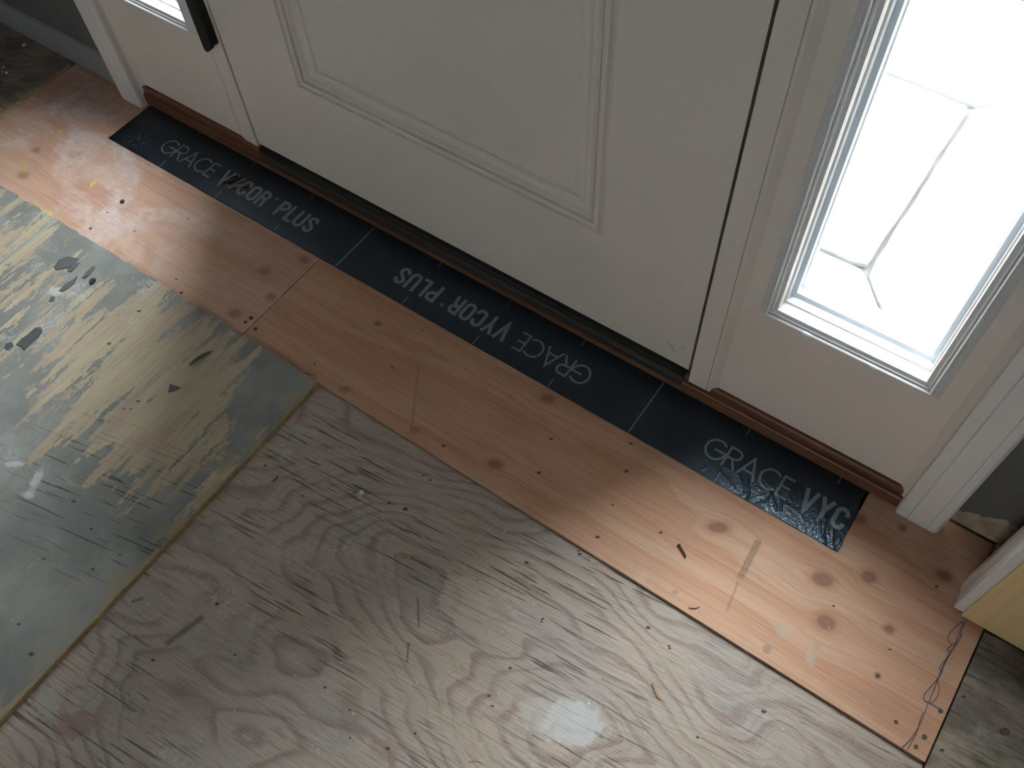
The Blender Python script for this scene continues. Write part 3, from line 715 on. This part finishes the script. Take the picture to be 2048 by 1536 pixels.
def stroke(vs, fs, pts, w, tf):
    P_ = []
    for i, p in enumerate(pts):      # resample so the print follows the wrinkles
        if i:
            q = pts[i-1]; L = math.hypot(p[0]-q[0], p[1]-q[1]); k = max(1, int(L/.07))
            P_ += [(q[0]+(p[0]-q[0])*j/k, q[1]+(p[1]-q[1])*j/k) for j in range(1, k+1)]
        else: P_.append(p)
    n = len(P_); b = len(vs)
    for i, p in enumerate(P_):
        d0 = Vector(P_[i])-Vector(P_[i-1]) if i else None; d1 = Vector(P_[i+1])-Vector(P_[i]) if i < n-1 else None
        d0 = d1 if d0 is None or d0.length < 1e-6 else d0; d1 = d0 if d1 is None or d1.length < 1e-6 else d1
        d0 = d0.normalized(); d1 = d1.normalized(); t = d0+d1
        t = t.normalized() if t.length > .2 else d1
        c = max(.38, t.dot(d1)); nrm = Vector((-t.y, t.x))*(w/2/c)
        for s_ in (1, -1): vs.append(tf(p[0]+nrm.x*s_, p[1]+nrm.y*s_))
        if i: fs.append([b+2*i-2, b+2*i-1, b+2*i+1, b+2*i])
def word(name, text, fn, w, x0, x1, ybase, cap, flip, parent, xmax=9, skip=None):
    """text laid from x0 to x1 (x1 < x0 when upside down)"""
    gl = [fn(c) for c in text]; gap = .035 if fn is thin else .075
    tot = sum(g[0] for g in gl)+gap*(len(gl)-1); sx = abs(x1-x0)/tot; s_ = -1 if flip else 1; cx = 0
    for ch, (adv, strokes) in zip(text, gl):
        vs = []; fs = []
        def tf(a, b, cx=cx):
            X_ = x0+s_*(cx+a)*sx; Y_ = ybase+s_*b*cap
            return (X_, Y_, TT+.00030+tape_h(X_, Y_))
        for st in strokes: stroke(vs, fs, st, w, tf)
        cx += adv+gap
        if min(v_[0] for v_ in vs) > xmax: continue
        o = mesh('printed_letter', vs, fs, 'print', parent)
        if o.data.polygons and sum(p_.normal.z for p_ in o.data.polygons) < 0: o.data.flip_normals()
def reg_mark(x, y, r, parent):
    vs = []; fs = []
    tf = lambda a, b: (x+a*r, y+b*r, TT+.0003+tape_h(x+a*r, y+b*r))
    stroke(vs, fs, arc(0, 0, 1, 1, 0, 360, 16), .3, tf); stroke(vs, fs, [(-.3, -.5), (-.3, .5), (.2, .5), (.3, .2), (-.2, .05), (.35, -.5)], .25, tf)
    mesh('printed_mark', vs, fs, 'print', parent)
CAPH, YB_ = .0385, .6715
def line_text(xs0, flip, xmax=9):
    s_ = -1 if flip else 1; yb = YB_+CAPH if flip else YB_
    word('printed_letter', 'GRACE', thin, TH, xs0, xs0+s_*.142, yb, CAPH, flip, tape, xmax)
    word('printed_letter', 'VYCOR', bold, BH, xs0+s_*.159, xs0+s_*.279, yb, CAPH, flip, tape, xmax)
    word('printed_letter', 'PLUS', bold, BH, xs0+s_*.306, xs0+s_*.396, yb, CAPH, flip, tape, xmax)
    if xs0+s_*.29 < xmax: reg_mark(xs0+s_*.290, yb+s_*CAPH*.84, .0032, tape)
line_text(-1.3745, False); line_text(-.3870, True); line_text(-.1760, False, .045)
def bar(x0, y0, y1, w=.0016):
    vs = []; fs = []; n = max(3, int((y1-y0)/.002))
    for i in range(n+1):
        y_ = y0+(y1-y0)*i/n
        for d in (-w/2, w/2): vs.append((x0+d, y_, TT+.00028+tape_h(x0+d, y_)))
        if i: fs.append([2*i-2, 2*i-1, 2*i+1, 2*i])
    o = mesh('printed_tick', vs, fs, 'print', tape)
    if o.data.polygons[0].normal.z < 0: o.data.flip_normals()
for k in range(-4, 7):
    x_ = -.886+.1503*k
    if x_ > TX1-.005 or x_ < TX0+.01: continue
    if k % 4 == 0 and k >= 0: bar(x_, TY0+.001, TY1-.004, .0021)
    else: bar(x_, TY0+.001, TY0+.019); bar(x_+.002, .7395, TY1-.003)

# torn flap of membrane standing up, and the splinter lying in it
def flap():
    vs = []; fs = []; c = PX(456, 362); n = 9
    for i in range(n+1):
        t = i/n; ang = t*2.0
        for s_ in (-1, -.3, .4, 1):
            vs.append((c[0]+.024*math.sin(ang)*.8+s_*.005, c[1]+.004+s_*.014*(1-.4*t)+.006*t, .0032+.009*(1-math.cos(ang))*.6+.0012*math.sin(s_*4+i)))
    for i in range(n):
        for j in range(3): a = i*4+j; fs.append([a, a+1, a+5, a+4])
    o = mesh('torn_flap', vs, fs, 'tape', tape, True); md = o.modifiers.new('thickness', 'SOLIDIFY'); md.thickness = .0008
flap()

# ------------------------------------------------------------------ loose bits on the floor
def sliver(name, p0, p1, w, h, mat, label, cat, z=0.0, bend=0.0, group=None, n=7):
    a = P(*p0, z); b = P(*p1, z); d = b-a; L = d.length; d.normalize(); nr = Vector((-d.y, d.x, 0)); vs = []; fs = []
    for i in range(n+1):
        t = i/n; c = a+d*L*t+nr*bend*math.sin(math.pi*t); ww = w*(.45+.55*math.sin(math.pi*min(1, max(0, .12+.76*t)))); r = Random_(i)
        for (s_, zz) in ((-1, 0), (1, 0), (.6, 1), (-.7, .9)):
            q = c+nr*(s_*ww/2*(1+.15*r)); vs.append((q.x, q.y, z+.0003+zz*h*(1-.25*abs(r))))
        if i:
            for j in range(4): k = (j+1) % 4; fs.append([4*i-4+j, 4*i-4+k, 4*i+k, 4*i+j])
    fs += [[3, 2, 1, 0], [4*n, 4*n+1, 4*n+2, 4*n+3]]
    return tag(mesh(name, vs, fs, mat, None), label, cat, group)
def Random_(i): return math.sin(i*12.9898)*.9
GZ = .004
sliver('splinter', (455,374), (497,369), .0070, .0030, 'darkchip', 'tan wood splinter caught in the torn membrane', 'splinter', TT+.0045)
sliver('splinter', (612,746), (634,747), .003, .002, 'chip', 'thin tan splinter at the corner of the painted board', 'splinter', .0005)
sliver('splinter', (801,1116), (828,1112), .0025, .0018, 'chip', 'short tan splinter on weathered plywood beside a dark nail hole', 'splinter', BZ)
sliver('splinter', (1305,1367), (1319,1398), .0045, .0022, 'chip', 'flat pale splinter on weathered plywood near the white plaster patch', 'splinter', BZ)
sliver('splinter', (546,964), (556,952), .0026, .0016, 'redchip', 'reddish splinter on weathered plywood beside the painted board', 'splinter', BZ)
sliver('splinter', (1377,1216), (1399,1214), .0016, .0015, 'rust', 'thin curved brown splinter on the orange plywood strip', 'splinter', 0, -.0018)
sliver('wood_shaving', (1735,978), (1750,990), .004, .0025, 'crumb', 'white scrap at the end of the black membrane by the sill', 'scrap', 0)
sliver('splinter', (937,1526), (965,1526), .0016, .0012, 'chip', 'curved hair-thin splinter on weathered plywood', 'splinter', BZ, .003)
sliver('splinter', (296,1010), (316,985), .0016, .001, 'chip', 'straight straw-thin splinter on the grey painted board', 'splinter', GZ)
# a bent rusty nail: shank and head
def nail():
    a, b = P(1357, 1091), P(1370, 1113); d = (b-a); L = d.length; d.normalize(); nr = Vector((-d.y, d.x, 0)); up = Vector((0, 0, 1)); n = 8
    root = bpy.data.objects.new('nail', None); COL.objects.link(root); root.location = (a.x, a.y, 0); tag(root, 'short rusty nail lying on the orange plywood strip', 'nail')
    def tube(name, prof):
        vs = []; fs = []
        for (t, r, off) in prof:
            c = Vector((0, 0, .0026))+d*t+nr*off
            vs += [c+(nr*math.cos(6.283*i/n)+up*math.sin(6.283*i/n))*r for i in range(n)]
        for k in range(len(prof)-1):
            for i in range(n): fs.append([k*n+i, k*n+(i+1) % n, (k+1)*n+(i+1) % n, (k+1)*n+i])
        fs += [list(range(n))[::-1], [len(vs)-n+i for i in range(n)]]
        mesh(name, vs, fs, 'rust', root, True)
    tube('shank', [(.0015, .0016, 0), (L*.3, .0016, .0003), (L*.7, .0016, .0006), (L, .0014, 0), (L+.003, .0004, -.0003)])
    tube('head', [(-.0005, .0024, 0), (.0010, .0026, 0), (.0016, .0022, 0)])
nail()

def crumb(name, u, v, r, mat, label, cat, z=0.0, group=None, seed=1, flat=.6):
    rr = random.Random(seed); p = P(u, v, z); bm = bmesh.new(); bmesh.ops.create_icosphere(bm, subdivisions=2, radius=1.0)
    o3 = Vector((rr.uniform(0, 9), rr.uniform(0, 9), rr.uniform(0, 9))); ang = rr.uniform(0, 3); el = rr.uniform(1.0, 1.7)
    for w in bm.verts:
        k = 1+.55*mnoise.noise(w.co*1.6+o3); c = w.co*k*r*R_PX; c.x *= el
        c = Matrix.Rotation(ang, 3, 'Z') @ c; w.co = Vector((p.x+c.x, p.y+c.y, z+max(-.2*r*R_PX, c.z*flat)+r*R_PX*flat*.55))
    me = bpy.data.meshes.new(name); bm.to_mesh(me); bm.free()
    return tag(link(name, me, mat), label, cat, group)
crumb('crumb', 186, 563, 6.5, 'dirt', 'black crumb on the grey painted board below dark paint flakes', 'crumb', GZ, None, 3)
crumb('wood_chip', 245, 404, 5.5, 'dirt', 'brown chip on the dusty plywood strip', 'chip', 0, None, 8)
crumb('wood_chip', 363, 586, 2.8, 'dirt', 'tiny dark chip at the edge of the dusty plywood strip', 'chip', 0, None, 9)
crumb('plaster_crumb', 724, 985, 4.5, 'crumb', 'white plaster crumb on the shaded weathered plywood', 'crumb', BZ, None, 12)
crumb('plaster_crumb', 49, 91, 5, 'crumb', 'pale crumb near the baseboard in the dark left corner', 'crumb', .001, None, 13)
for i, (u, v, r) in enumerate(((8,135,4),(14,146,4),(5,144,3))):
    crumb('plaster_crumb', u, v, r, 'crumb', 'pale crumb in a small pile on the dark corner plywood', 'crumb', .001, 'crumbs in the dark left corner', 30+i)

# lifted dark grey paint flakes on the painted board
def flake(pts, h, label, curl=0.0, i=0):
    ps = [P(u, v, GZ) for u, v in pts]; c = sum(ps, Vector())/len(ps); vs = []; fs = []; n = len(ps)
    for k, p in enumerate(ps):
        lift = h*(.35+.65*((k*7+i) % 3)/2)+curl*(p-c).length
        vs.append((p.x, p.y, GZ+.0004))
        vs.append((c.x+(p.x-c.x)*.94, c.y+(p.y-c.y)*.94, GZ+lift))
    for k in range(n): q = (k+1) % n; fs.append([2*k, 2*q, 2*q+1, 2*k+1])
    fs.append([2*k+1 for k in range(n)])
    return tag(mesh('paint_flake', vs, fs, 'flake'), label, 'paint flake', 'lifted paint flakes on the grey board')
FL = [([(107,534),(118,519),(137,513),(158,517),(150,528),(138,536),(125,539),(112,541)], 'broad dark grey paint flake beside a white plaster smear'),
      ([(134,541),(146,530),(160,524),(152,536),(141,545)], 'small dark grey paint flake behind the broad one'),
      ([(118,583),(130,568),(146,560),(156,553),(150,566),(138,576),(126,584)], 'long dark grey paint flake above the bare tan patch'),
      ([(163,557),(172,545),(188,532),(191,535),(180,550),(169,558)], 'narrow dark grey paint flake near the black crumb'),
      ([(98,603),(103,594),(110,593),(108,603)], 'tiny square dark grey paint flake'),
      ([(32,690),(42,678),(56,669),(72,655),(82,654),(86,663),(76,676),(62,688),(48,701),(44,695)], 'largest dark grey paint flake with a cracked face'),
      ([(8,697),(12,688),(24,684),(28,692),(16,702)], 'dark grey paint flake beside the largest one'),
      ([(336,785),(340,768),(352,772),(362,776),(350,782)], 'triangular dark grey paint flake near the bare tan tongue')]
for i, (pts, lab) in enumerate(FL): flake(pts, .0016, lab, .02, i)
def curl_flake():
    a, b = P(380, 732, GZ), P(424, 704, GZ); d = (b-a); L = d.length; d.normalize(); nr = Vector((-d.y, d.x, 0)); vs = []; fs = []; n = 12
    for i in range(n+1):
        t = i/n; w = .010*math.sin(math.pi*(.1+.85*t))+.001
        for j in range(4):
            s_ = j/3; q = a+d*L*t+nr*(w*(s_-.35)); vs.append((q.x, q.y, GZ+.0006+.0062*(1-s_)**2*math.sin(math.pi*(.1+.8*t))))
    for i in range(n):
        for j in range(3): k = i*4+j; fs.append([k, k+1, k+5, k+4])
    o = mesh('paint_flake', vs, fs, 'flake', None, True); m_ = o.modifiers.new('thickness', 'SOLIDIFY'); m_.thickness = .0007; m_.offset = 1
    tag(o, 'curled up sliver of dark grey paint', 'paint flake', 'lifted paint flakes on the grey board')
curl_flake()

# tangled thread
def thread(lines, label):
    root = bpy.data.objects.new('thread', None); COL.objects.link(root); p0 = P(*lines[0][0]); root.location = (p0.x, p0.y, 0); tag(root, label, 'thread')
    for li, pts in enumerate(lines):
        cu = bpy.data.curves.new('strand', 'CURVE'); cu.dimensions = '3D'; cu.bevel_depth = .00042; cu.bevel_resolution = 1; cu.resolution_u = 5
        sp_ = cu.splines.new('NURBS'); sp_.points.add(len(pts)-1); sp_.use_endpoint_u = True; sp_.order_u = 4
        for k, (u, v) in enumerate(pts):
            q = P(u, v); sp_.points[k].co = (q.x-p0.x, q.y-p0.y, .0008+.0007*(k % 2), 1)
        t_ = bpy.data.objects.new('tmp', cu); COL.objects.link(t_)
        dg = bpy.context.evaluated_depsgraph_get(); me = bpy.data.meshes.new_from_object(t_.evaluated_get(dg)); bpy.data.objects.remove(t_)
        link('strand', me, 'thread', root)
Zt = lambda L: [(1408+a*.3125, 1056+b*.3125) for a, b in L]
thread([Zt([(1680,585),(1640,640),(1610,740),(1560,830),(1520,900),(1490,980),(1460,1060),(1420,1150),(1390,1240),(1350,1310),(1310,1370),(1265,1405)]),
        Zt([(1650,600),(1560,670),(1545,720),(1600,760),(1650,700),(1630,640),(1690,600),(1640,610)]),
        Zt([(1590,750),(1545,770),(1555,810),(1610,760),(1640,700),(1650,680)]),
        Zt([(1560,830),(1500,880),(1500,930),(1540,900),(1480,990),(1400,1060),(1400,1110),(1450,1130),(1500,1080),(1505,1020),(1490,960)]),
        Zt([(1420,1110),(1480,1140),(1520,1170)]),
        Zt([(1400,1180),(1370,1240),(1380,1290),(1340,1340),(1300,1420)]),
        Zt([(1570,800),(1530,860),(1500,950),(1470,1040)])], 'tangled grey-blue thread on the end of the orange plywood strip')

# countless dust crumbs
def dust():
    vs = []; fs = []; rr = random.Random(11)
    def add(x_, y_, z, r):
        b = len(vs); a = rr.uniform(0, 6.28)
        for k in range(4):
            t = a+k*1.571; q = r*rr.uniform(.6, 1.3); vs.append((x_+q*math.cos(t), y_+q*math.sin(t), z+.0001))
        vs.append((x_, y_, z+r*rr.uniform(.6, 1.2)))
        for k in range(4): fs.append([b+k, b+(k+1) % 4, b+4])
    for _ in range(620):
        x_ = rr.uniform(-.74, .26); y_ = rr.uniform(-.2, .44); add(x_, y_, BZ, rr.choice((.0005, .0006, .0007, .001, .0014)))
    for _ in range(120):
        add(rr.uniform(-1.68, .26), rr.uniform(.45, .64), 0, rr.choice((.0005, .0006, .0009)))
    for _ in range(150):
        add(rr.uniform(-1.7, -.76), rr.uniform(-.1, .42), GZ, rr.choice((.0005, .0006, .001)))
    o = mesh('dust_crumbs', vs, fs, 'crumb'); tag(o, 'white plaster dust crumbs scattered over the plywood floor', 'dust', None, 'stuff')
dust()
